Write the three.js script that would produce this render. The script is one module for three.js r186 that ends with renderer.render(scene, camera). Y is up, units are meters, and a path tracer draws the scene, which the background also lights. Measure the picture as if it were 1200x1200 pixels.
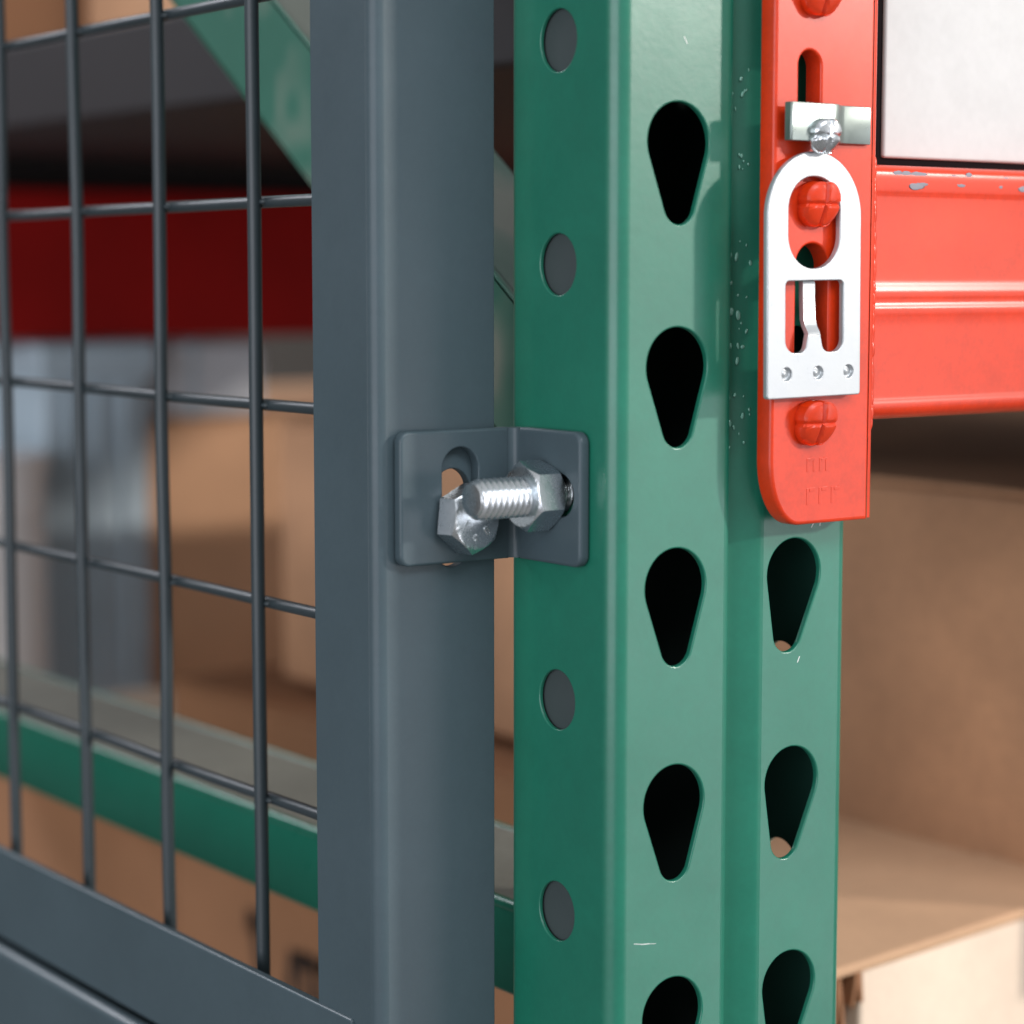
import * as THREE from 'three';
import { RectAreaLightUniformsLib } from 'three/addons/lights/RectAreaLightUniformsLib.js';
import { RoundedBoxGeometry } from 'three/addons/geometries/RoundedBoxGeometry.js';
import { mergeGeometries, mergeVertices, toCreasedNormals } from 'three/addons/utils/BufferGeometryUtils.js';

// All shapes below are written in millimetres; MM turns them into metres.
// x runs along the rack front to the right, y is up, z comes out of the rack towards the aisle.
// The origin is the front left corner of the green upright.
const MM = 0.001;
const scene = new THREE.Scene();

// ------------------------------------------------------------------ camera
const camera = new THREE.PerspectiveCamera(25.33, 1, 0.02, 60);
camera.position.set(-0.32141, -0.00296, 0.39733);
{
  const yaw = 0.635, pitch = 0.1032;
  const f = new THREE.Vector3(Math.sin(yaw) * Math.cos(pitch), -Math.sin(pitch), -Math.cos(yaw) * Math.cos(pitch));
  camera.lookAt(camera.position.clone().add(f));
}
camera.focus = 0.545;
camera.userData.fStop = 8.5;

// ------------------------------------------------------------------ light
scene.background = new THREE.Color(0.46, 0.47, 0.48);      // the dim air of the hall beyond everything built
const renderer = new THREE.WebGLRenderer({ antialias: true });
renderer.toneMapping = THREE.LinearToneMapping;
renderer.toneMappingExposure = 1.0;
renderer.shadowMap.enabled = true;
RectAreaLightUniformsLib.init();

const key = new THREE.SpotLight(0xfff7f0, 14.5, 0, 0.5, 0.5, 2);   // bright lamp to the right of the aisle
key.position.set(1.83, 0.68, 1.80);
key.target.position.set(0.03, -0.05, 0);
key.castShadow = true; key.shadow.radius = 3.5;
scene.add(key, key.target);
function areaLight(x, y, z, tx, ty, tz, w, h, power, color) {
  const l = new THREE.RectAreaLight(color, power, w, h);
  l.position.set(x, y, z); l.lookAt(tx, ty, tz); l.castShadow = true;
  scene.add(l);
  return l;
}
areaLight(0.1, 2.0, 2.4, 0, 0, -0.1, 2.4, 0.9, 9.5, 0xf6f8ff);             // added fill light, high in front of the rack
areaLight(2.1, -0.85, 2.55, 0.05, -0.1, 0, 1.2, 1.8, 2.5, 0xfbf8ff);      // added unseen light, low at the right, for haze on the front faces
areaLight(-0.9, 1.5, -2.7, -0.05, -0.1, -0.1, 2.2, 0.5, 13, 0xf4f6ff);    // strip light over the next aisle, behind the rack
areaLight(-2.6, 0.1, 0.8, 0, -0.05, -0.3, 2.6, 1.5, 3.6, 0xf4f5ff);          // added fill light at the left, brightens the bay and left faces

// ------------------------------------------------------------------ noise textures
function rng(seed) { let s = seed >>> 0; return () => { s = (s + 0x6D2B79F5) >>> 0; let t = s; t = Math.imul(t ^ (t >>> 15), t | 1); t ^= t + Math.imul(t ^ (t >>> 7), t | 61); return ((t ^ (t >>> 14)) >>> 0) / 4294967296; }; }
function tileNoise(seed, n, cells) {            // one octave of smooth noise that tiles, n x n samples
  const r = rng(seed), g = new Float32Array(cells * cells).map(() => r()), out = new Float32Array(n * n);
  const sm = (t) => t * t * (3 - 2 * t);
  for (let y = 0; y < n; y++) for (let x = 0; x < n; x++) {
    const u = x / n * cells, v = y / n * cells, i = Math.floor(u), j = Math.floor(v), a = sm(u - i), b = sm(v - j);
    const at = (p, q) => g[((q + cells) % cells) * cells + (p + cells) % cells];
    out[y * n + x] = (at(i, j) * (1 - a) + at(i + 1, j) * a) * (1 - b) + (at(i, j + 1) * (1 - a) + at(i + 1, j + 1) * a) * b;
  }
  return out;
}
function layered(seed, n, list) {
  const o = new Float32Array(n * n);
  list.forEach(([c, a], k) => { const t = tileNoise(seed + k * 17, n, c); for (let i = 0; i < o.length; i++) o[i] += (t[i] - 0.5) * a; });
  return o;
}
function toTexture(n, fn, srgb, size) {
  const d = new Uint8Array(n * n * 4);
  for (let i = 0; i < n * n; i++) { const c = fn(i % n, Math.floor(i / n), i); d[i * 4] = c[0]; d[i * 4 + 1] = c[1]; d[i * 4 + 2] = c[2]; d[i * 4 + 3] = 255; }
  const t = new THREE.DataTexture(d, n, n, THREE.RGBAFormat);
  t.magFilter = THREE.LinearFilter; t.minFilter = THREE.LinearMipmapLinearFilter; t.generateMipmaps = true;
  t.wrapS = t.wrapT = THREE.RepeatWrapping; if (srgb) t.colorSpace = THREE.SRGBColorSpace;
  t.repeat.set(1 / size, 1 / size); t.needsUpdate = true;
  return t;
}
const cl = (v) => Math.max(0, Math.min(255, Math.round(v)));
const grey = (v) => { const c = cl(v * 255); return [c, c, c]; };
const N = 512;
const peel = layered(11, N, [[24, 0.5], [48, 0.5], [110, 0.3], [230, 0.12]]);
const peelTex = toTexture(N, (x, y, i) => grey(0.5 + peel[i] * 0.5), false, 0.05);
const smear = layered(41, N, [[3, 0.8], [7, 0.5], [19, 0.35], [90, 0.2], [250, 0.2]]);
const smearRough = toTexture(N, (x, y, i) => grey(0.78 + smear[i] * 0.28), false, 0.13);
const fibreA = layered(71, N, [[5, 0.5], [13, 0.4], [50, 0.35], [140, 0.4], [256, 0.4]]);
// fine scratches for metal
const scratch = (() => {
  const a = new Float32Array(N * N), r = rng(5);
  for (let k = 0; k < 500; k++) { let x = r() * N, y = r() * N; const an = r() * 6.28, len = 12 + r() * 70, s = (r() - 0.5) * 0.5; for (let t = 0; t < len; t++) { a[(Math.floor(y + N) % N) * N + Math.floor(x + N) % N] += s; x = (x + Math.cos(an) + N) % N; y = (y + Math.sin(an) + N) % N; } }
  return a;
})();
const zincRough = toTexture(N, (x, y, i) => grey(0.72 + smear[i] * 0.35 + scratch[i] * 0.5), false, 0.03);
const zincBump = toTexture(N, (x, y, i) => grey(0.5 + peel[i] * 0.35 + scratch[i] * 0.5), false, 0.025);
function paintColor(r, g, b, amount, size, seed, chips, chip) {
  const f = layered(seed, N, [[4, 0.6], [11, 0.5], [37, 0.3], [120, 0.3], [256, 0.25]]), c = layered(seed + 99, N, [[30, 0.6], [90, 0.7], [200, 0.5]]);
  return toTexture(N, (x, y, i) => {
    const k = 1 + f[i] * amount, w = chips > 0 && c[i] > chips ? Math.min(1, (c[i] - chips) * 14) : 0;
    return [cl((r * (1 - w) + chip[0] * w) * k), cl((g * (1 - w) + chip[1] * w) * k), cl((b * (1 - w) + chip[2] * w) * k)];
  }, true, size);
}
function cardboardMap(r, g, b, seed, mottle = 0.1) {
  const f = layered(seed, N, [[2, 0.8], [5, 0.7], [11, 0.4], [60, 0.2], [200, 0.25]]);
  return toTexture(N, (x, y, i) => { const k = 1 + f[i] * mottle; return [cl(r * k), cl(g * k), cl(b * k)]; }, true, 0.25);
}

// ------------------------------------------------------------------ materials
const P = (o) => new THREE.MeshPhysicalMaterial(o);
const M = {
  green: P({ map: paintColor(28, 110, 88, 0.09, 0.16, 201, 0.93, [150, 190, 175]), roughness: 0.44, roughnessMap: smearRough, bumpMap: peelTex, bumpScale: 0.00003, clearcoat: 0.3, clearcoatRoughness: 0.22 }),
  greenShade: P({ color: 0x123c32, roughness: 0.6 }),  // darkened green, stands for shade inside the column
  dark: P({ color: 0x0c1815, roughness: 0.9, specularIntensity: 0.3 }),  // near black, stands for shade behind the slots
  greenInside: P({ color: 0x3e4848, roughness: 0.65, roughnessMap: smearRough }),
  greenSheen: P({ map: (() => { const f = layered(811, N, [[5, 0.8], [12, 0.7], [40, 0.3]]); return toTexture(N, (x, y, i) => { const w = Math.max(0, Math.min(1, 0.5 + f[i] * 2.2)); return [cl(60 + 78 * w), cl(118 + 28 * w), cl(100 + 32 * w)]; }, true, 0.3); })(), roughness: 0.4, clearcoat: 0.3, clearcoatRoughness: 0.25 }),  // greyish patches put reflected light into the green
  greySheen: P({ map: paintColor(122, 122, 112, 0.15, 0.2, 821, 0, [0, 0, 0]), roughness: 0.6 }),  // grey of the light reflected by the brace top
  red: P({ map: paintColor(212, 54, 12, 0.14, 0.12, 301, 0.97, [150, 90, 70]), roughness: 0.6, specularIntensity: 0.4, roughnessMap: smearRough, bumpMap: peelTex, bumpScale: 0.00003, clearcoat: 0.6, clearcoatRoughness: 0.27 }),
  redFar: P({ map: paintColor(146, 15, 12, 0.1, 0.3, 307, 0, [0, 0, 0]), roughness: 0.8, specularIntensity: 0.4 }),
  wire: P({ map: paintColor(50, 60, 64, 0.1, 0.1, 409, 0, [0, 0, 0]), roughness: 0.42 }),
  grey: P({ map: paintColor(69, 84, 90, 0.05, 0.14, 401, 0, [0, 0, 0]), roughness: 0.62, specularIntensity: 0.42, clearcoat: 0.25, clearcoatRoughness: 0.22, roughnessMap: smearRough, bumpMap: peelTex, bumpScale: 0.00004 }),
  strap: P({ color: 0x8f9994, metalness: 0.8, roughness: 0.42, roughnessMap: zincRough }),
  glintGreen: P({ color: 0x7fbca8, roughness: 0.12, clearcoat: 1, clearcoatRoughness: 0.03 }),  // green lightened to paint the glints on the blobs
  zinc: P({ color: 0xe0e5e8, metalness: 1, roughness: 0.36, roughnessMap: zincRough, bumpMap: zincBump, bumpScale: 0.00004 }),
  galv: P({ color: 0xb6bbbd, metalness: 0.55, roughness: 0.5, roughnessMap: zincRough, bumpMap: zincBump, bumpScale: 0.00003 }),
  chip: P({ color: 0xd8dcd8, roughness: 0.35 }),
  bare: P({ color: 0x84828a, metalness: 0.2, roughness: 0.6 }),
  white: P({ map: paintColor(196, 196, 194, 0.06, 0.3, 501, 0, [0, 0, 0]), roughness: 0.6 }),
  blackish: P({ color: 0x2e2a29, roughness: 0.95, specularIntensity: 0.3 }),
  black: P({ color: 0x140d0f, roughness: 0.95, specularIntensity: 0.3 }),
  deck: P({ map: paintColor(34, 31, 33, 0.12, 0.3, 521, 0, [0, 0, 0]), roughness: 0.7 }),
  boxA: P({ map: cardboardMap(214, 166, 128, 601), roughness: 0.88 }),
  boxD: P({ map: cardboardMap(184, 140, 106, 641, 0.2), roughness: 0.85 }),
  boxB: P({ map: cardboardMap(160, 114, 80, 611), roughness: 0.88 }),
  boxC: P({ map: cardboardMap(196, 158, 124, 621), roughness: 0.8 }),
  boxPale: P({ map: cardboardMap(226, 206, 184, 631), roughness: 0.88 }),
  tape: P({ color: 0xb58d66, roughness: 0.18, clearcoat: 0.6, clearcoatRoughness: 0.12 }),
  tote: P({ map: paintColor(176, 194, 204, 0.08, 0.3, 541, 0, [0, 0, 0]), roughness: 0.5 }),
  toteLight: P({ map: paintColor(200, 204, 208, 0.08, 0.3, 543, 0, [0, 0, 0]), roughness: 0.55 }),
  drum: P({ color: 0xf2f2f2, roughness: 0.4 }),
  ink: P({ color: 0x2a211c, roughness: 0.8 }),
  floor: P({ map: paintColor(120, 118, 114, 0.1, 1.5, 551, 0, [0, 0, 0]), roughness: 0.6 }),
  wall: P({ map: paintColor(92, 86, 80, 0.1, 1.5, 553, 0, [0, 0, 0]), roughness: 0.9 }),
};

// ------------------------------------------------------------------ geometry helpers
// joins geometries given in millimetres into one in metres, with uv in metres by the face's main direction
function join(list) {
  const out = [];
  for (let g of list) {
    g = g.index ? g.toNonIndexed() : g.clone();
    for (const k of Object.keys(g.attributes)) if (k !== 'position' && k !== 'normal') g.deleteAttribute(k);
    if (!g.attributes.normal) g.computeVertexNormals();
    g.morphAttributes = {};
    g.scale(MM, MM, MM);
    const p = g.attributes.position, n = p.count, uv = new Float32Array(n * 2);
    const a = new THREE.Vector3(), b = new THREE.Vector3(), c = new THREE.Vector3();
    for (let i = 0; i < n; i += 3) {
      a.fromBufferAttribute(p, i); b.fromBufferAttribute(p, i + 1); c.fromBufferAttribute(p, i + 2);
      const f = b.clone().sub(a).cross(c.clone().sub(a)), x = Math.abs(f.x), y = Math.abs(f.y), z = Math.abs(f.z);
      [a, b, c].forEach((v, k) => {
        const q = x >= y && x >= z ? [v.z, v.y] : y >= z ? [v.x, v.z] : [v.x, v.y];
        uv[(i + k) * 2] = q[0]; uv[(i + k) * 2 + 1] = q[1];
      });
    }
    g.setAttribute('uv', new THREE.BufferAttribute(uv, 2));
    out.push(g);
  }
  return out.length > 1 ? mergeGeometries(out) : out[0];
}
function mesh(name, list, material, parent) {
  const m = new THREE.Mesh(join(Array.isArray(list) ? list : [list]), material);
  m.name = name; m.castShadow = m.receiveShadow = true;
  (parent ?? scene).add(m);
  return m;
}
function thing(name, label, category, group) {
  const o = new THREE.Group(); o.name = name; o.userData = { label, category };
  if (group) o.userData.group = group;
  scene.add(o);
  return o;
}
function tag(o, label, category, group) { o.userData = { label, category }; if (group) o.userData.group = group; return o; }
// rounded box between two corners, in mm
function bx(x0, y0, z0, x1, y1, z1, r = 0.6, seg = 2) {
  const w = Math.abs(x1 - x0), h = Math.abs(y1 - y0), d = Math.abs(z1 - z0);
  const g = r > 0 ? new RoundedBoxGeometry(w, h, d, seg, Math.min(r, w / 2.01, h / 2.01, d / 2.01)) : new THREE.BoxGeometry(w, h, d);
  g.translate((x0 + x1) / 2, (y0 + y1) / 2, (z0 + z1) / 2);
  return g;
}
// a smooth grid surface: fn(u, v) -> [x, y, z]
function grid(nu, nv, fn, closeU = false) {
  const pos = [], idx = [];
  for (let j = 0; j <= nv; j++) for (let i = 0; i <= nu; i++) pos.push(...fn(i / nu, j / nv));
  for (let j = 0; j < nv; j++) for (let i = 0; i < nu; i++) { const a = j * (nu + 1) + i, b = a + 1, c = a + nu + 1, d = c + 1; idx.push(a, b, d, a, d, c); }
  let g = new THREE.BufferGeometry(); g.setAttribute('position', new THREE.Float32BufferAttribute(pos, 3)); g.setIndex(idx);
  if (closeU) g = mergeVertices(g, 1e-4);
  g.computeVertexNormals();
  return g;
}
// a closed profile [[a, b], ...] in the plane, swept along an axis: put(a, b, t) -> point
function sweep(profile, t0, t1, put, seg = 1) {
  const n = profile.length;
  return grid(n - 1, seg, (u, v) => { const q = profile[Math.round(u * (n - 1))]; return put(q[0], q[1], t0 + (t1 - t0) * v); });
}
function arc(cx, cy, r, a0, a1, n) { const o = []; for (let i = 0; i <= n; i++) { const a = (a0 + (a1 - a0) * i / n) * Math.PI / 180; o.push([cx + r * Math.cos(a), cy + r * Math.sin(a)]); } return o; }

// outlines of holes: functions that give the outline grown by d
const roundHole = (cx, cy, rx, ry = rx) => (d) => arc(cx, cy, 1, 0, 360, 48).slice(0, -1).map(([x, y]) => [cx + (x - cx) * (rx + d), cy + (y - cy) * (ry + d)]);
const slotHole = (cx, y0, y1, r, top = r, bot = r) => (d) => {        // upright slot with rounded ends of their own corner radii
  const o = [], t = Math.max(0.3, top), b = Math.max(0.3, bot);
  o.push(...arc(cx + r - t, y1 - t, t + d, 0, 90, 12), ...arc(cx - r + t, y1 - t, t + d, 90, 180, 12), ...arc(cx - r + b, y0 + b, b + d, 180, 270, 12), ...arc(cx + r - b, y0 + b, b + d, 270, 360, 12));
  return clean(o);
};
function clean(o) { return o.filter((q, i) => { const p = o[(i + o.length - 1) % o.length]; return Math.hypot(p[0] - q[0], p[1] - q[1]) > 0.02; }); }
// teardrop: round top of radius R, small end of radius r below; lean moves the small end sideways
const teardrop = (cx, top, R, r, h, lean) => (d) => {
  const c1 = [cx, top - R], c2 = [cx + lean, top - h + r], dx = c2[0] - c1[0], dy = c2[1] - c1[1], L = Math.hypot(dx, dy), base = Math.atan2(dy, dx) * 180 / Math.PI, k = Math.acos((R - r) / L) * 180 / Math.PI;
  return clean([...arc(c1[0], c1[1], R + d, base + k, base + 360 - k, 40), ...arc(c2[0], c2[1], r + d, base - k, base + k, 22)]);
};
// a flat plate, front at z = 0 and back at z = -t, with rounded-over hole rims and outline
function plate(outline, holes, t, rim = 0.45, outlineRim = 0) {
  const out = [], seg = 4;
  const face = (z, grow, shrink, flip) => {
    const s = new THREE.Shape(outline(-shrink).map((q) => new THREE.Vector2(...q)));
    for (const h of holes) s.holes.push(new THREE.Path(h(grow).map((q) => new THREE.Vector2(...q))));
    const g = new THREE.ShapeGeometry(s); g.translate(0, 0, z);
    if (flip) { const ix = g.index.array; for (let i = 0; i < ix.length; i += 3) { const q = ix[i]; ix[i] = ix[i + 1]; ix[i + 1] = q; } g.computeVertexNormals(); }
    return g;
  };
  out.push(face(0, rim, outlineRim, false), face(-t, rim * 0.5, outlineRim, true));
  const wall = (fn, r0, r1, sign) => {
    const rings = [];                                 // [grow, z]
    for (let k = 0; k <= seg; k++) { const a = k / seg * Math.PI / 2; rings.push([sign * r0 * (1 - Math.sin(a)), -r0 * (1 - Math.cos(a))]); }
    rings.push([0, -t + r1]);
    for (let k = 1; k <= seg; k++) { const a = k / seg * Math.PI / 2; rings.push([sign * r1 * (1 - Math.cos(a)), -t + r1 * (1 - Math.sin(a))]); }
    const lines = rings.map(([g]) => { const o = fn(g); o.push(o[0]); return o; }), n = lines[0].length;
    const m = Math.min(...lines.map((l) => l.length));
    let g = grid(m - 1, rings.length - 1, (u, v) => { const j = Math.round(v * (rings.length - 1)), i = Math.round(u * (m - 1)), l = lines[j], q = l[Math.min(l.length - 1, i === m - 1 ? l.length - 1 : i)]; return [q[0], q[1], rings[j][1]]; });
    if (sign > 0) { /* hole walls look inwards */ }
    else { const ix = g.index.array; for (let i = 0; i < ix.length; i += 3) { const q = ix[i]; ix[i] = ix[i + 1]; ix[i + 1] = q; } g.computeVertexNormals(); }
    return toCreasedNormals(g, 0.9);
  };
  for (const h of holes) out.push(wall(h, rim, rim * 0.5, 1));
  out.push(wall(outline, outlineRim, outlineRim, -1));
  return out;
}
const rectOutline = (x0, y0, x1, y1, r = 0) => (d) => {
  if (r <= 0) return [[x1 + d, y0 - d], [x1 + d, y1 + d], [x0 - d, y1 + d], [x0 - d, y0 - d]];
  const R = r; return clean([...arc(x1 - R, y1 - R, R + d, 0, 90, 8), ...arc(x0 + R, y1 - R, R + d, 90, 180, 8), ...arc(x0 + R, y0 + R, R + d, 180, 270, 8), ...arc(x1 - R, y0 + R, R + d, 270, 360, 8)]);
};
const move = (list, f) => list.map((g) => { f(g); return g; });
// plate local (x, y, z) -> world with its front looking to -x:  x -> z, y -> y, z -> -x
const lookLeft = new THREE.Matrix4().set(0, 0, -1, 0, 0, 1, 0, 0, 1, 0, 0, 0, 0, 0, 0, 1);
const lookRight = new THREE.Matrix4().set(0, 0, 1, 0, 0, 1, 0, 0, -1, 0, 0, 0, 0, 0, 0, 1);
const lookBack = new THREE.Matrix4().set(-1, 0, 0, 0, 0, 1, 0, 0, 0, 0, -1, 0, 0, 0, 0, 1);

// hexagonal solid along +z: base at 0, top at h, chamfered rims; hole radius ri (0 = closed head)
function hexSolid(af, h, ri, turn, chamferBase) {
  const R = af / 2, n = 96, rc = R * 0.97, rh = (a) => { const k = Math.PI / 3, b = ((a - turn) % k + k) % k - k / 2; return R / Math.cos(b); };
  const drop = (r) => Math.max(0, r - rc) * 0.62;
  const fr = [0, 0.35, 0.7, 0.86, 0.93, 0.97, 1];
  const side = grid(n, fr.length * 2 + 1, (u, v) => {
    const a = u * Math.PI * 2, out = rh(a), k = Math.round(v * (fr.length * 2 + 1));
    let r, z;
    if (k < fr.length) { r = ri + (out - ri) * fr[k]; z = h - drop(r); }
    else if (k === fr.length) { r = out; z = h - drop(out) - 0.02; }
    else if (k === fr.length + 1) { r = out; z = (chamferBase ? drop(out) : 0) + 0.02; }
    else { const i = fr.length * 2 + 1 - k; r = ri + (out - ri) * fr[i]; z = chamferBase ? drop(r) : 0; }
    return [Math.cos(a) * r, Math.sin(a) * r, z];
  });
  const ix = side.index.array; for (let i = 0; i < ix.length; i += 3) { const q = ix[i]; ix[i] = ix[i + 1]; ix[i + 1] = q; }
  side.computeVertexNormals();
  return toCreasedNormals(side, 0.42);
}
// helical thread along +z from z0 to z1
function thread(r, pitch, z0, z1) {
  const nz = Math.round((z1 - z0) / pitch * 14), na = 56, depth = pitch * 0.5;
  const fn = (a, z) => { const t = ((z / pitch + a / (2 * Math.PI)) % 1 + 1) % 1, tri = Math.abs(t - 0.5) * 2; let rr = r - depth * Math.min(1, Math.max(0, tri * 1.35 - 0.17)); rr = Math.min(rr, r - Math.max(0, z - (z1 - 1.3)) * 0.8); return rr; };
  const body = grid(na, nz, (u, v) => { const a = u * Math.PI * 2, z = z0 + (z1 - z0) * v, q = fn(a, z); return [Math.cos(a) * q, Math.sin(a) * q, z]; });
  const cap = grid(na, 6, (u, v) => { const a = u * Math.PI * 2, q = fn(a, z1) * (1 - v); return [Math.cos(a) * q, Math.sin(a) * q, z1 + 0.12 * Math.min(1, v * 3)]; });
  return [toCreasedNormals(body, 0.8), cap];
}
// stud head with four lobes and cross-cut faces, along +z
function studHead(R, h) {
  const nr = 13, na = 40;
  const top = grid(na, nr, (u, v) => {
    const a = u * Math.PI * 2, c2 = Math.abs(Math.sin(2 * a)), lobe = R * (0.84 + 0.16 * Math.pow(c2, 0.6)), cut = 0.62;
    const r = v < cut ? lobe * v / cut : lobe * (1 + 0.04 * Math.sin((v - cut) / (1 - cut) * Math.PI));
    let z;
    const x = Math.cos(a) * r, y = Math.sin(a) * r;
    if (v <= cut) {
      const s = r / R, cell = Math.min(Math.abs(x), Math.abs(y));
      const tilt = (y > 0 ? 0.22 : -0.34) * Math.abs(y) + (x > 0 ? 0.06 : -0.1) * Math.abs(x);
      z = h - 0.9 * s * s - 0.75 * (1 - Math.min(1, cell / 0.7)) - 0.2 + tilt * 0.95 - Math.max(0, s - 0.82) * 4;
    } else { const zt = h - 0.9 - 0.75 - Math.max(0, lobe / R - 0.82) * 4 - 0.25; z = zt * (1 - (v - cut) / (1 - cut)); }
    return [x, y, z];
  });
  return toCreasedNormals(top, 0.38);
}

// ------------------------------------------------------------------ setting
{
  const f = mesh('floor', [bx(-6000, -1500, -7000, 6000, -1450, 5000, 0)], M.floor); f.userData.kind = 'structure';
  const w = mesh('wall', [bx(-6000, -1450, -3600, 6000, 3200, -3500, 0)], M.wall); w.userData.kind = 'structure';
}

// ------------------------------------------------------------------ green upright frame
const PITCH = 50.8, Y0 = -420, Y1 = 240;
{
  const t = thing('rack_upright', 'green steel rack upright with teardrop slots and round side holes, running top to bottom', 'rack upright');
  const g = [], g2 = [];
  const kL = [], kR = [], kS = [];
  for (let k = -4; k <= 7; k++) {
    kL.push(teardrop(18.3, 36.25 - PITCH * k, 9.1, 4.6, 27.6, 0.35));
    kR.push(teardrop(55.6, -65.6 + PITCH * 4 - PITCH * (k + 2), 8.6, 4.5, 27.4, -1.9));
    kS.push(roundHole(-21.1, 50.5 - PITCH * k, 6.7, 7.1));
  }
  const okL = kL.filter((h) => h(0).every(([, y]) => y < Y1 - 2 && y > Y0 + 2)), okR = kR.filter((h) => h(0).every(([, y]) => y < Y1 - 2 && y > Y0 + 2)), okS = kS.filter((h) => h(0).every(([, y]) => y < Y1 - 2 && y > Y0 + 2));
  const RC = 4.2;
  g.push(...plate(rectOutline(RC, Y0, 33, Y1), okL, 1.5, 0.4));
  g.push(...plate(rectOutline(45.6, Y0, 70.6, Y1), okR, 1.5, 0.4));
  g.push(...move(plate(rectOutline(-37.2, Y0, -RC, Y1), okS, 1.0, 0.35), (q) => q.applyMatrix4(lookLeft)));
  const sideHoles = okS.map((h) => (d) => h(d).map(([x, y]) => [-x, y]).reverse());
  g.push(...move(plate(rectOutline(3, Y0, 37.2, Y1), sideHoles, 1.2, 0.4), (q) => { q.applyMatrix4(lookRight); q.translate(73.6, 0, 0); }));
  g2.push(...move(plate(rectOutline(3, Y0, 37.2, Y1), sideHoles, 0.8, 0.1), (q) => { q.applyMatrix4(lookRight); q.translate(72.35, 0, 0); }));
  const put = (a, b, v) => [a, v, b];
  // front corners, outside and inside
  g.push(sweep(arc(RC, -RC, RC, 180, 90, 12), Y0, Y1, put), sweep(arc(RC, -RC, RC - 2.3, 90, 180, 8), Y0, Y1, put));
  g.push(sweep(arc(70.6, -3, 3, 90, 0, 10), Y0, Y1, put), sweep(arc(70.6, -3, 0.7, 0, 90, 6), Y0, Y1, put));
  // centre groove
  const groove = new THREE.CatmullRomCurve3([[33, 0], [33.9, -0.15], [34.9, -0.7], [35.6, -1.8], [36.0, -3.0], [36.8, -3.7], [38.0, -3.5], [40.6, -2.2], [42.8, -1.0], [44.4, -0.25], [45.6, 0]].map(([a, b]) => new THREE.Vector3(a, b, 0)), false, 'centripetal').getPoints(60).map((q) => [q.x, q.y]);
  g.push(sweep(groove, Y0, Y1, put));
  g.push(sweep(groove.map(([a, b]) => [a, b - 2.2]).reverse(), Y0, Y1, put));
  // rear bends and lips
  for (const [cx, s] of [[3.2, 180], [70.4, 0]]) g.push(sweep(s ? arc(cx, -37.2, 3.2, 270, 180, 8) : arc(cx, -37.2, 3.2, 0, -90, 8), Y0, Y1, put));
  mesh('column', g, M.green, t);
  mesh('inner_shade', g2, M.greenShade, t);  // added dark layer that paints the shade inside the column
  mesh('rear_lip', [bx(3.2, Y0, -40.4, 34, Y1, -38.2, 0), bx(40, Y0, -40.4, 70.4, Y1, -38.2, 0)], M.dark, t);  // lips coloured near black for the shade inside
  mesh('inner_plate', [bx(1.5, Y0, -34, 2.6, Y1, -7, 0)], M.greenInside, t);
  // braces between this column and the one behind it
  const horiz = [bx(22, -190, -1000, 24.6, -165.4, -30, 0.9, 3), bx(70, -190, -1000, 72.6, -165.4, -41, 0.9, 3), bx(21.4, -167.6, -1000, 24.4, -164.6, -30, 1.2, 3)];
  mesh('horizontal_brace', horiz, M.green, t);
  mesh('sheen_top', [bx(24.5, -168.2, -1000, 70.2, -165.7, -30, 0.4, 2)], M.greySheen, t);  // grey strip paints the light reflected off the brace top
  const dg = [bx(-17, -16, -400, 17, -13.4, 184, 0.9, 3), bx(-17, -16, -400, -14.4, 17, 184, 1.2, 3), bx(-17, 14.4, -400, 17, 17, 184, 0.9, 3)];
  mesh('diagonal_brace', move(dg, (q) => { q.rotateX(0.628); q.translate(37, 72.5, -205); }), M.greenSheen, t);  // greyish colour paints the reflection on this brace
  // runs, blobs and chips in the paint along the groove; blobs coloured pale for their glints
  const r = rng(77), drops = [];
  for (const [y0, y1, n] of [[34, 46, 7], [20, 26, 6], [-8, 8, 9], [-24, -8, 9], [-46, -30, 12]]) for (let k = 0; k < n; k++) {
    const y = y0 + (y1 - y0) * r(), x = 37.2 + r() * 4.6, s = 0.16 + r() * 0.34, q = new THREE.SphereGeometry(s, 10, 8);
    q.scale(0.7 + r() * 0.8, 1.0 + r() * 1.6, 0.7); q.rotateZ((r() - 0.5) * 1.2); q.translate(x, y, -3.6 + (x - 37.5) * 0.56); drops.push(q);
  }
  mesh('paint_blobs', drops, M.glintGreen, t).userData.kind = 'stuff';
  const marks = [];
  const mk = (x, y, l, a, w) => { const q = bx(-l / 2, -w / 2, 0, l / 2, w / 2, 0.05, 0); q.rotateZ(a); q.translate(x, y, 0); marks.push(q); };
  mk(7.6, -157.0, 2.6, -0.2, 0.14); mk(9.8, -157.4, 2.4, -0.1, 0.2); mk(12.0, -157.7, 2.0, -0.16, 0.1); mk(57.4, -95.2, 1.6, 1.1, 0.25); mk(20, 50, 1.8, -1.0, 0.18); mk(24, 61, 3, 0.1, 0.5); mk(64, -62.6, 1.0, 1.2, 0.4); mk(61.4, -62.9, 1.2, 0.9, 0.35);
  mesh('paint_chips', marks, M.chip, t).userData.kind = 'stuff';
}

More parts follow.
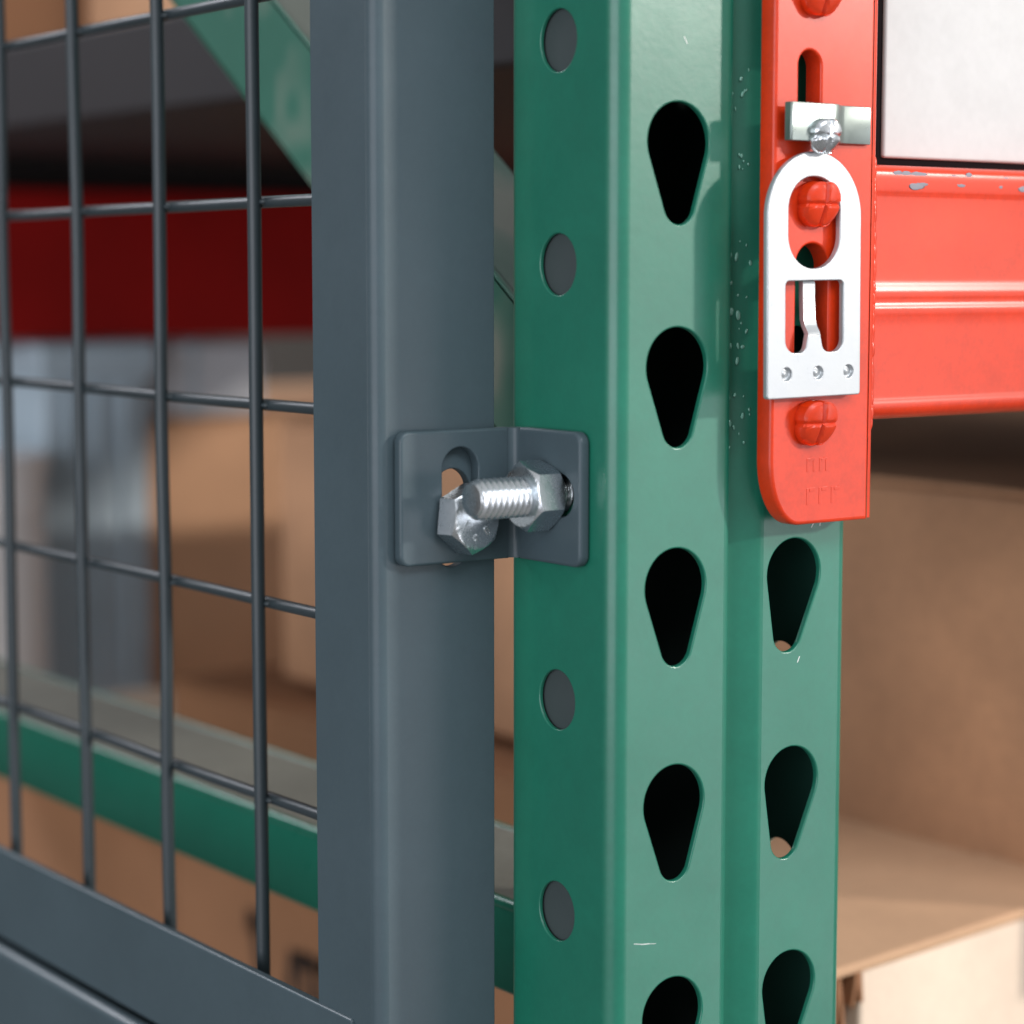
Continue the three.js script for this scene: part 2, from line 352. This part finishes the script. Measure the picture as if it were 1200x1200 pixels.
// ------------------------------------------------------------------ grey mesh panel
function wires(t) {
  const r = rng(88), welds = [];
  const bent = (pts, rad) => new THREE.TubeGeometry(new THREE.CatmullRomCurve3(pts), 48, rad, 16, false);
  for (let j = -2; j <= 3; j++) {
    const z = -257.7 + 50.8 * j, pts = [];
    for (let k = 0; k <= 8; k++) pts.push(new THREE.Vector3(-31.4 + (r() - 0.5) * 0.5, -202 + k * 52, z + (r() - 0.5) * 0.9));
    mesh('vertical_wire', bent(pts, 1.8), M.wire, t);
  }
  for (let i = -2; i <= 4; i++) {
    const y = 66.2 - 50.8 * i, pts = [];
    for (let k = 0; k <= 7; k++) pts.push(new THREE.Vector3(-28.5 + (r() - 0.5) * 0.4, y + (r() - 0.5) * 0.7, -395 + k * 50.8));
    mesh('horizontal_wire', bent(pts, 1.5), M.wire, t);
    for (let j = -2; j <= 3; j++) for (const s of [-1, 1]) { const q = new THREE.SphereGeometry(1.15, 10, 8); q.scale(1, 0.75, 1.1 + r() * 0.5); q.translate(-29.9, y + (r() - 0.5) * 0.5, -257.7 + 50.8 * j + s * 1.9); welds.push(q); }
  }
  mesh('weld_spots', welds, M.wire, t).userData.kind = 'stuff';
}
{
  const t = thing('mesh_panel', 'grey steel mesh panel with square wire grid left of the green upright', 'mesh panel');
  const slot = slotHole(-18.7, -70.6, -47.6, 5, 5, 5);
  const post = [];
  post.push(...move(plate(rectOutline(-37.6, -330, -6.4, 230), [slot], 2.6, 0.35, 0.5), (q) => q.translate(0, 0, -37)));
  const put = (a, b, v) => [a, v, b];
  post.push(sweep(arc(-37.0, -40.0, 3.0, 180, 90, 12), -330, 230, put), sweep(arc(-37.0, -40.0, 0.5, 90, 180, 4), -330, 230, put));
  post.push(bx(-40, -330, -64, -37.5, 230, -40, 0.4));
  mesh('frame_post', post, M.grey, t);
  mesh('frame_rail', [bx(-40.9, -206.4, -520, -38.3, -178.3, -47.5, 0.7, 3), bx(-38.6, -206.4, -520, -10, -203.8, -64.2, 0.5)], M.grey, t);
  wires(t);
}
{
  const t = thing('lower_mesh_panel', 'grey top rail of the next mesh panel down, along the bottom left edge', 'mesh panel');
  mesh('top_rail', [bx(-45.0, -245, -520, -39.4, -207.6, -47.5, 2.4, 5), bx(-39.6, -211.4, -520, -10, -208.8, -64.2, 0.5)], M.grey, t);
}

// ------------------------------------------------------------------ angle bracket
{
  const left = plate((d) => clean([[-4.4, -69.4 - d], [-4.4, -38.3 + d], ...arc(-32.6, -40.9, 2.6 + d, 90, 180, 8), ...arc(-32.6, -66.8, 2.6 + d, 180, 270, 8)]), [slotHole(-18.4, -66, -42.4, 5.1, 5.1, 5.1)], 2.9, 0.4, 0.7);
  const rslot = (d) => slotHole(0, -7, 7, 5, 5, 5)(d).map(([x, y]) => [y - 19.5 + 1.2, -x - 53.2]);
  const right = plate((d) => clean([...arc(-11.5, -41.1, 2.8 + d, 0, 90, 8).map(([a, b]) => [a, b]), [-32, -38.3 + d], [-32, -69.4 - d], ...arc(-11.5, -66.6, 2.8 + d, 270, 360, 8)]), [(d) => rslot(d)], 2.9, 0.4, 0.8);
  const put = (a, b, v) => [a, v, b];
  const fold = sweep(arc(-4.9, -32, 1.9, 270, 360, 8).reverse(), -69.2, -38.5, put);
  const foldTop = [[-69.2, 1], [-38.5, -1]].map(([y]) => { const s = new THREE.Shape([...arc(-4.9, -32, 1.9, 270, 360, 8), [0, -32], [0, -36.9], [-4.9, -36.9]].map((q) => new THREE.Vector2(q[0], -q[1]))); const g = new THREE.ShapeGeometry(s); g.rotateX(-Math.PI / 2); g.translate(0, y, 0); return g; });
  const b = mesh('angle_bracket', [...move(left, (q) => q.translate(0, 0, -34)), ...move(right, (q) => { q.applyMatrix4(lookLeft); q.translate(-3, 0, 0); }), fold, ...foldTop], M.grey);
  tag(b, 'small grey angle bracket joining the grey post to the green upright', 'bracket');
}
// bolt through the green upright, its nut, and the bolt on the post
{
  const t = thing('threaded_bolt', 'zinc bolt with its threaded end pointing out of the nut on the bracket', 'bolt');
  const toLeft = (q) => { q.rotateY(-Math.PI / 2); q.translate(0, -53.4, -21); };
  mesh('threaded_shank', move(thread(4.75, 1.59, -3, 24.6), toLeft), M.zinc, t);
}
{
  const n = hexSolid(14.3, 7.6, 4.3, 0, true);
  n.rotateZ(THREE.MathUtils.degToRad(180 - 19)); n.rotateY(-Math.PI / 2); n.translate(-3.1, -53.4, -21);
  tag(mesh('hex_nut', n, M.zinc), 'shiny zinc hexagon nut threaded onto the bolt against the bracket', 'nut');
}
{
  const t = thing('hex_bolt', 'zinc hexagon bolt head with raised marks on the left half of the bracket', 'bolt');
  const place = (q) => { q.rotateY(0.17); q.rotateX(-0.02); q.translate(-18.6, -59, -33.8); return q; };
  const h = hexSolid(14.3, 5.6, 0, 0, false); h.rotateZ(THREE.MathUtils.degToRad(22));
  mesh('head', [place(h)], M.zinc, t);
  const marks = [];
  const bar = (x, y, l, a, w = 0.5) => { const q = bx(-l / 2, -w / 2, -0.05, l / 2, w / 2, 0.3, 0.12); q.rotateZ(a); q.translate(x, y, 5.6); marks.push(place(q)); };
  // F at the left, a star below, and a pair of strokes at the right
  bar(-3.4, -0.9, 1.8, 0.9); bar(-2.7, -0.3, 1.1, -0.6); bar(-3.3, -1.1, 0.9, -0.6);
  for (let k = 0; k < 3; k++) bar(-0.7, -4.1, 1.7, k * 1.047 + 0.3);
  bar(2.7, -2.9, 2.0, -0.85); bar(3.4, -2.5, 2.0, -0.85); bar(2.35, -2.0, 0.7, 0.7); bar(3.75, -3.4, 0.7, 0.7);
  mesh('raised_marks', marks, M.zinc, t);
}

// ------------------------------------------------------------------ orange beam
{
  const t = thing('rack_beam', 'orange red steel beam with its end connector hooked on the green upright', 'rack beam');
  // beam profile, y down the front face
  const pr = [[21.6, -22], ...arc(0, 0, 1, 0, 0, 0).slice(1), [23.4, -22], [23.6, 1.0], [23.2, 2.6], [22.4, 3.5], [21.2, 3.8], [17.6, 3.6], [16.6, 3.3], [15.8, 3.1], [-3.2, 3.1], [-4.6, 3.2], [-5.8, 3.45], [-6.8, 3.62], [-7.8, 3.6], [-8.6, 3.42], [-9.2, 3.36], [-9.8, 3.45], [-10.8, 3.68], [-11.8, 3.66], [-13, 3.4], [-14.2, 3.2], [-15.6, 3.1], [-32, 3.1], [-33, 3.2], [-34.4, 3.3], [-36, 2.7], [-37.2, 1.3], [-37.7, -0.6], [-37.7, -40], [-35.5, -40]];
  const pts = pr.filter(Array.isArray).filter((q) => q.length === 2);
  const smooth = new THREE.CatmullRomCurve3(pts.map(([a, b]) => new THREE.Vector3(a, b, 0)), false, 'centripetal').getPoints(260);
  const body = grid(260, 30, (u, v) => { const q = smooth[Math.round(u * 260)]; return [76.9 + 1400 * Math.pow(v, 2.2), q.x, q.y]; });
  const ix = body.index.array; for (let i = 0; i < ix.length; i += 3) { const q = ix[i]; ix[i] = ix[i + 1]; ix[i + 1] = q; } body.computeVertexNormals();
  mesh('beam_body', [body], M.red, t);
  // worn bare patches on the lip
  const r = rng(31), wear = [];
  for (const [x0, x1, n] of [[83, 95, 26], [104, 110, 10], [120, 150, 10]]) for (let k = 0; k < n; k++) { const s = 0.35 + r() * 0.9, q = new THREE.SphereGeometry(s, 8, 6); q.scale(1.2 + r(), 0.8, 0.05 / s); q.translate(x0 + (x1 - x0) * r(), 18.6 + r() * 3.2, 3.75); wear.push(q); }
  mesh('worn_patches', wear, M.bare, t).userData.kind = 'stuff';
  // connector: front plate with slots, bent back on its right
  const out = (d) => clean([[73.9 + d, -61.2 - d], [73.9 + d, 210 + d], [42.0 - d, 210 + d], ...arc(0, 0, 1, 180, 268, 14).map(([a, b]) => [51.6 + a * (9.6 + d), -45.5 + b * (15.7 + d)])]);
  const holes = [slotHole(53.0, 30, 48.8, 3.5, 3.5, 3.5), slotHole(54.6, -24, 4.6, 5.2, 5.2, 2)];
  for (let k = 1; k < 4; k++) holes.push(slotHole(53.0, 30 + PITCH * k, 48.8 + PITCH * k, 3.5, 3.5, 3.5));
  const front = plate(out, holes, 5.2, 0.6, 0.9);
  const put = (a, b, v) => [a, v, b];
  const bend = [sweep(arc(73.6, 3.6, 2.4, 90, 0, 10), -60.8, 210, put), bx(73.9, -60.8, -2.4, 76.0, 210, 3.6, 0.3)];
  mesh('end_connector', [...move(front, (q) => q.translate(0, 0, 6)), ...bend], M.red, t);
  const wr = rng(9), weld = [];
  for (let y = -38; y < 24; y += 1.1) { const s = 1.2 + wr() * 0.5, q = new THREE.SphereGeometry(s, 10, 8); q.scale(0.75, 1.8, 0.8); q.translate(76.6, y, 3.0 + wr() * 0.25); weld.push(q); }
  mesh('weld_bead', weld, M.red, t);
  for (const y of [61.8 + PITCH, 61.8, 13.6, -37.2]) { const h = studHead(5.6, 4.8); h.translate(54.6, y, 6); mesh('rivet', h, M.red, t); }
  // faint letters pressed into the lower end
  const st = [], pen = (x, y, l, a) => { const q = bx(-l / 2, -0.45, -0.2, l / 2, 0.45, 0.1, 0.1); q.rotateZ(a); q.translate(x, y, 6); st.push(q); };
  for (const [x, y] of [[55, -47.2], [59, -47.2]]) { pen(x - 1, y, 3.2, 1.57); pen(x + 1, y, 3.2, 1.57); pen(x, y + 1.2, 1.8, 0.4); }
  for (const x of [54, 58, 62]) { pen(x, -54.6, 4, 1.57); pen(x + 1.4, -53, 1.8, 0.1); }
  mesh('stamped_marks', st, M.red, t);
  t.position.set(-0.00288, 0, 0.003);
}

// ------------------------------------------------------------------ safety clip
{
  const t = thing('safety_clip', 'pale zinc safety clip with oblong openings riveted on the orange connector', 'safety clip');
  const cx = 52.6, W = 14.9;
  const outline = (d) => clean([...arc(cx, 25.6 - W, W + d, 0, 180, 40), ...arc(cx - W + 0.8, -31 + 0.8, 0.8 + d, 180, 270, 5), ...arc(cx + W - 0.8, -31 + 0.8, 0.8 + d, 270, 360, 5)]);
  const low = (d) => {                     // opening with two round-bottomed legs either side of the tongue
    const x0 = 43.4, x1 = 61.8, yT = -4.0, yB = -20.6, l = 50.0, r = 55.0;
    return clean([...arc(x1 - 1.2, yT - 1.2, 1.2 + d, 0, 90, 6), ...arc(x0 + 1.2, yT - 1.2, 1.2 + d, 90, 180, 6), ...arc(x0 + 3, yB + 3, 3 + d, 180, 270, 8), ...arc(l - 2, yB + 2, 2 + d, 270, 345, 6), [l + 0.6 + d * 0.2, -16.4 - d], [r - 0.6 - d * 0.2, -16.4 - d], ...arc(r + 2.2, yB + 2.2, 2.2 + d, 195, 270, 6), ...arc(x1 - 3, yB + 3, 3 + d, 270, 360, 8)]);
  };
  const stad = slotHole(52.4, -1.2, 19.9, 8.2, 7.8, 7.8);
  const body = plate(outline, [stad, low, ...[44, 54, 63.8].map((x) => roundHole(x - 0.2, -25.4, 1.5))], 1.5, 0.25, 0.3);
  mesh('clip_plate', move(body, (q) => { q.translate(-cx, 0, 8.9); q.rotateZ(0.012); q.translate(cx, 0, 0); }), M.galv, t);
  // tongue bent back into the connector's slot
  const put = (a, b, v) => [v, a, b];
  const line = [[-16.6, 8.8], [-15.8, 8.5], [-14.6, 7.7], [-13, 7.1], [-8, 6.8], [-4.2, 6.7]];
  const tong = [sweep(line, 50.9, 54.7, put), sweep(line.map(([a, b]) => [a, b - 1.4]), 50.9, 54.7, put)];
  for (const x of [50.9, 54.7]) tong.push(grid(line.length - 1, 1, (u, v) => { const q = line[Math.round(u * (line.length - 1))]; return [x, q[0], q[1] - 1.4 * v]; }));
  mesh('tongue', tong, M.galv, t);
  // three pressed dimples: shallow rings with a sunk middle
  for (const x of [44, 54.1, 63.9]) {
    const prof = [[0, -0.35], [0.5, -0.45], [0.9, -0.75], [1.25, -0.85], [1.5, -0.6], [1.62, -0.2]].map(([a, b]) => new THREE.Vector2(a, b));
    const g = new THREE.LatheGeometry(prof, 28); g.rotateX(Math.PI / 2); g.translate(x - 0.2, -25.4 + (x - 52.6) * 0.012, 8.9);
    mesh('dimple', g, M.galv, t);
  }
  // locking strip across the top, raised at its left, and the stud that holds it
  const sl = [[43.2, 8.2], [43.2, 10.0], [43.6, 10.4], [56.6, 10.4], [58.2, 10.2], [59.6, 9.2], [61.2, 7.9], [63, 7.4], [71.6, 7.2], [71.8, 6.6], [62.6, 6.3], [60, 7.4], [57.5, 8.5], [43.6, 8.2]];
  const s = new THREE.Shape(sl.map((q) => new THREE.Vector2(...q)));
  const strip = new THREE.ExtrudeGeometry(s, { depth: 8.3, bevelEnabled: true, bevelSize: 0.2, bevelThickness: 0.2, bevelSegments: 2, bevelOffset: -0.2, steps: 1 });
  strip.rotateX(-Math.PI / 2); strip.scale(1, 1, -1); // shape (x, z) swept in y
  const a = strip.index; strip.translate(0, 28, 0);
  if (!a) { const p = strip.attributes.position.array; for (let i = 0; i < p.length; i += 9) for (let k = 0; k < 3; k++) { const q = p[i + k]; p[i + k] = p[i + 3 + k]; p[i + 3 + k] = q; } }
  strip.computeVertexNormals();
  mesh('locking_strip', [toCreasedNormals(strip, 0.6)], M.strap, t);
  const h = studHead(4.3, 3.6); h.translate(53.2, 29.0, 9.8); mesh('stud', h, M.zinc, t);
  t.position.set(-0.00288, 0, 0.003);
}

// ------------------------------------------------------------------ white panel on the beam
{
  const t = thing('white_board', 'plain white panel standing just above the orange beam, with a black strip for the shade at its edge', 'board');
  mesh('edge_shade', [bx(84.2, 23.0, -14, 700, 420, -4.2, 1.5, 3)], M.black, t);  // black edge paints the shaded side and gap around the panel
  mesh('board_face', [bx(86.9, 25.9, -5, 699, 419, -3.2, 0.8, 3)], M.white, t);
}

// ------------------------------------------------------------------ stored goods
// a carton: four walls and a top of two flaps with a tape strip; x0.. in mm
function carton(name, label, x0, y0, z0, x1, y1, z1, mat, opt = {}) {
  const t = thing(name, label, 'box');
  mesh('carton_body', [bx(x0, y0, z0, x1, y1 - 3, z1, 3, 3)], mat, t);
  const zm = (z0 + z1) / 2;
  mesh('top_flap', [bx(x0 + 1, y1 - 2.8, z0 + 1, x1 - 1, y1, zm - 0.8, 1, 2)], mat, t);
  mesh('top_flap', [bx(x0 + 1, y1 - 2.8, zm + 0.8, x1 - 1, y1, z1 - 1, 1, 2)], mat, t);
  if (opt.tape) mesh('tape', [bx(x0 - 0.3, y1 - 2.2, zm - 25, x1 + 0.3, y1 + 0.3, zm + 25, 0.3, 1)], M.tape, t);
  return t;
}
// right: pale carton in front with open corner, brown carton on top of it
{
  const t = thing('pale_carton', 'pale cardboard carton with a frayed corner at the bottom right, under the brown one', 'box');
  mesh('carton_body', [bx(7, -230, -120, 1250, -3.2, 0, 1.5, 2)], M.boxPale, t);
  mesh('top_flap', [bx(-10, -3, -52, 1250, 0.4, 1.5, 1.2, 3)], M.boxC, t);
  mesh('top_flap', [bx(-10, -3.1, -140, 1250, -0.2, -52.8, 1.2, 3)], M.boxC, t);
  const fr = [], r = rng(3);
  for (let k = 0; k < 9; k++) { const h = k < 6 ? 10 + r() * 26 : 5 + r() * 6, q = bx(-0.7, -h, -2.2, 0.7, 0, 2.2, 0.3); q.rotateZ((r() - 0.4) * 0.22); q.rotateX((r() - 0.5) * 0.3); q.translate(k < 6 ? -8.5 + k * 1.15 : 4 + (k - 6) * 1.3, -3.2, -3 + r() * 2.5); fr.push(q); }
  mesh('torn_edge', fr, M.boxB, t);
  mesh('shade_block', [bx(-7, -60, -100, 8, -3.6, -6, 0.4)], M.black, t);  // black block paints the shade inside the torn corner
  t.rotation.y = 0.11; t.position.set(0.148, -0.206, -0.073);
  const u = carton('brown_carton', 'large brown cardboard carton in shade right of the green upright', 279, -211.5, -620, 760, -76, -30, M.boxD, {});
}
// dark shelf above it, behind the beam
tag(mesh('shelf_board', [bx(170, 0, -240, 1500, 20, -45, 1)], M.deck), 'dark shelf board lying behind the orange beam above the brown carton', 'shelf');
// left: seen through the mesh
tag(mesh('shadow_strip', [bx(-150, 46, -1000, 1500, 122, -950, 1)], M.blackish), 'added black strip for the shadow directly above the far red beam', 'shelf');  // black board stands for the shadow under the shelf
tag(mesh('shelf_support', [bx(150, 69, -1150, 700, 109, -120, 2)], M.deck), 'dark grey shelf edge near the top of the mesh, under cartons', 'shelf');
carton('tan_carton', 'tan cardboard carton on the dark shelf at the top left corner', 262, 109.5, -800, 470, 330, -560, M.boxA);
carton('tan_carton_001', 'darker brown cardboard carton at the far top left, beside the tan one', 150.5, 109.5, -1120, 400, 330, -830, M.boxB);
{
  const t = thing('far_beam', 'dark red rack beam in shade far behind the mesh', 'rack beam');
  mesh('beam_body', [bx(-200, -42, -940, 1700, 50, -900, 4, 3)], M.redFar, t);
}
carton('taped_carton', 'brown carton seen through the middle of the mesh, right of the blue grey tote', 348, -299.5, -1300, 980, -95, -905, M.boxA);
carton('long_carton', 'long brown carton behind the green brace, with dark marks low on its side', 250, -480, -690, 900, -218, -300, M.boxB);
carton('lower_carton', 'plain brown carton at the lower left under the green brace, left of the marked one', 250, -480, -1250, 900, -300, -692, M.boxB);
{
  const ink = [], s = (z, y, l, a, w = 7) => { const q = bx(-0.2, -l / 2, -w / 2, 0.2, l / 2, w / 2, 0); q.rotateX(a); q.translate(249.9, y, z); ink.push(q); };
  s(-598, -350, 40, -0.25); s(-602, -333, 12, 0, 14); s(-566, -356, 36, 0.2, 8); s(-552, -356, 36, -0.2, 8); s(-538, -358, 40, 0, 9); s(-522, -358, 40, 0.1, 9); s(-545, -341, 8, 0, 26);
  scene.getObjectByName('long_carton').add(Object.assign(new THREE.Mesh(join(ink), M.ink), { name: 'printed_marks' }));
}
{
  const t = thing('grey_tote', 'blue grey plastic tote standing behind the mesh, left of the brown carton', 'tote');
  mesh('tote_body', [bx(272, -299.5, -1200, 345, -60, -890, 6, 3), bx(268, -66, -1204, 349, -44, -886, 4, 3)], M.tote, t);
  for (const x of [290, 308, 326]) mesh('rib', [bx(x - 3, -255, -890, x + 3, -70, -886.5, 1.5, 2)], M.tote, t);
}
{
  const t = thing('grey_bundle', 'light grey wrapped bundle lying on the brown carton, under the red beam', 'bundle');
  mesh('wrap', [bx(352, -94.5, -1250, 440, -45, -908, 9, 4)], M.toteLight, t);
  mesh('band', [bx(380, -95, -1251, 392, -44.4, -907.4, 9, 4)], M.tote, t);
}
{
  const t = thing('white_drum', 'bright white round container cut off by the left edge', 'container');
  const prof = [[0, -262], [54, -262], [57, -259], [57, -150], [55, -146], [57, -142], [57, -118], [52, -110], [0, -108]].map((q) => new THREE.Vector2(...q));
  const g = new THREE.LatheGeometry(prof, 48); g.translate(205, 0, -880); mesh('drum_body', g, M.drum, t);
  const lid = new THREE.CylinderGeometry(59, 59, 10, 48); lid.translate(205, -113, -880); mesh('lid', lid, M.drum, t);
}
carton('cream_carton', 'low cream carton at the left, between the white container and the tote', 232, -300, -800, 300, -245, -690, M.boxPale);

scene.traverse((o) => { if (o.isMesh) { o.castShadow = true; o.receiveShadow = true; } });
// give repeated part names their numbers
{ const seen = {}; for (const o of scene.children) { if (!o.name) continue; } }
renderer.setSize(1024, 1024);
renderer.render(scene, camera);
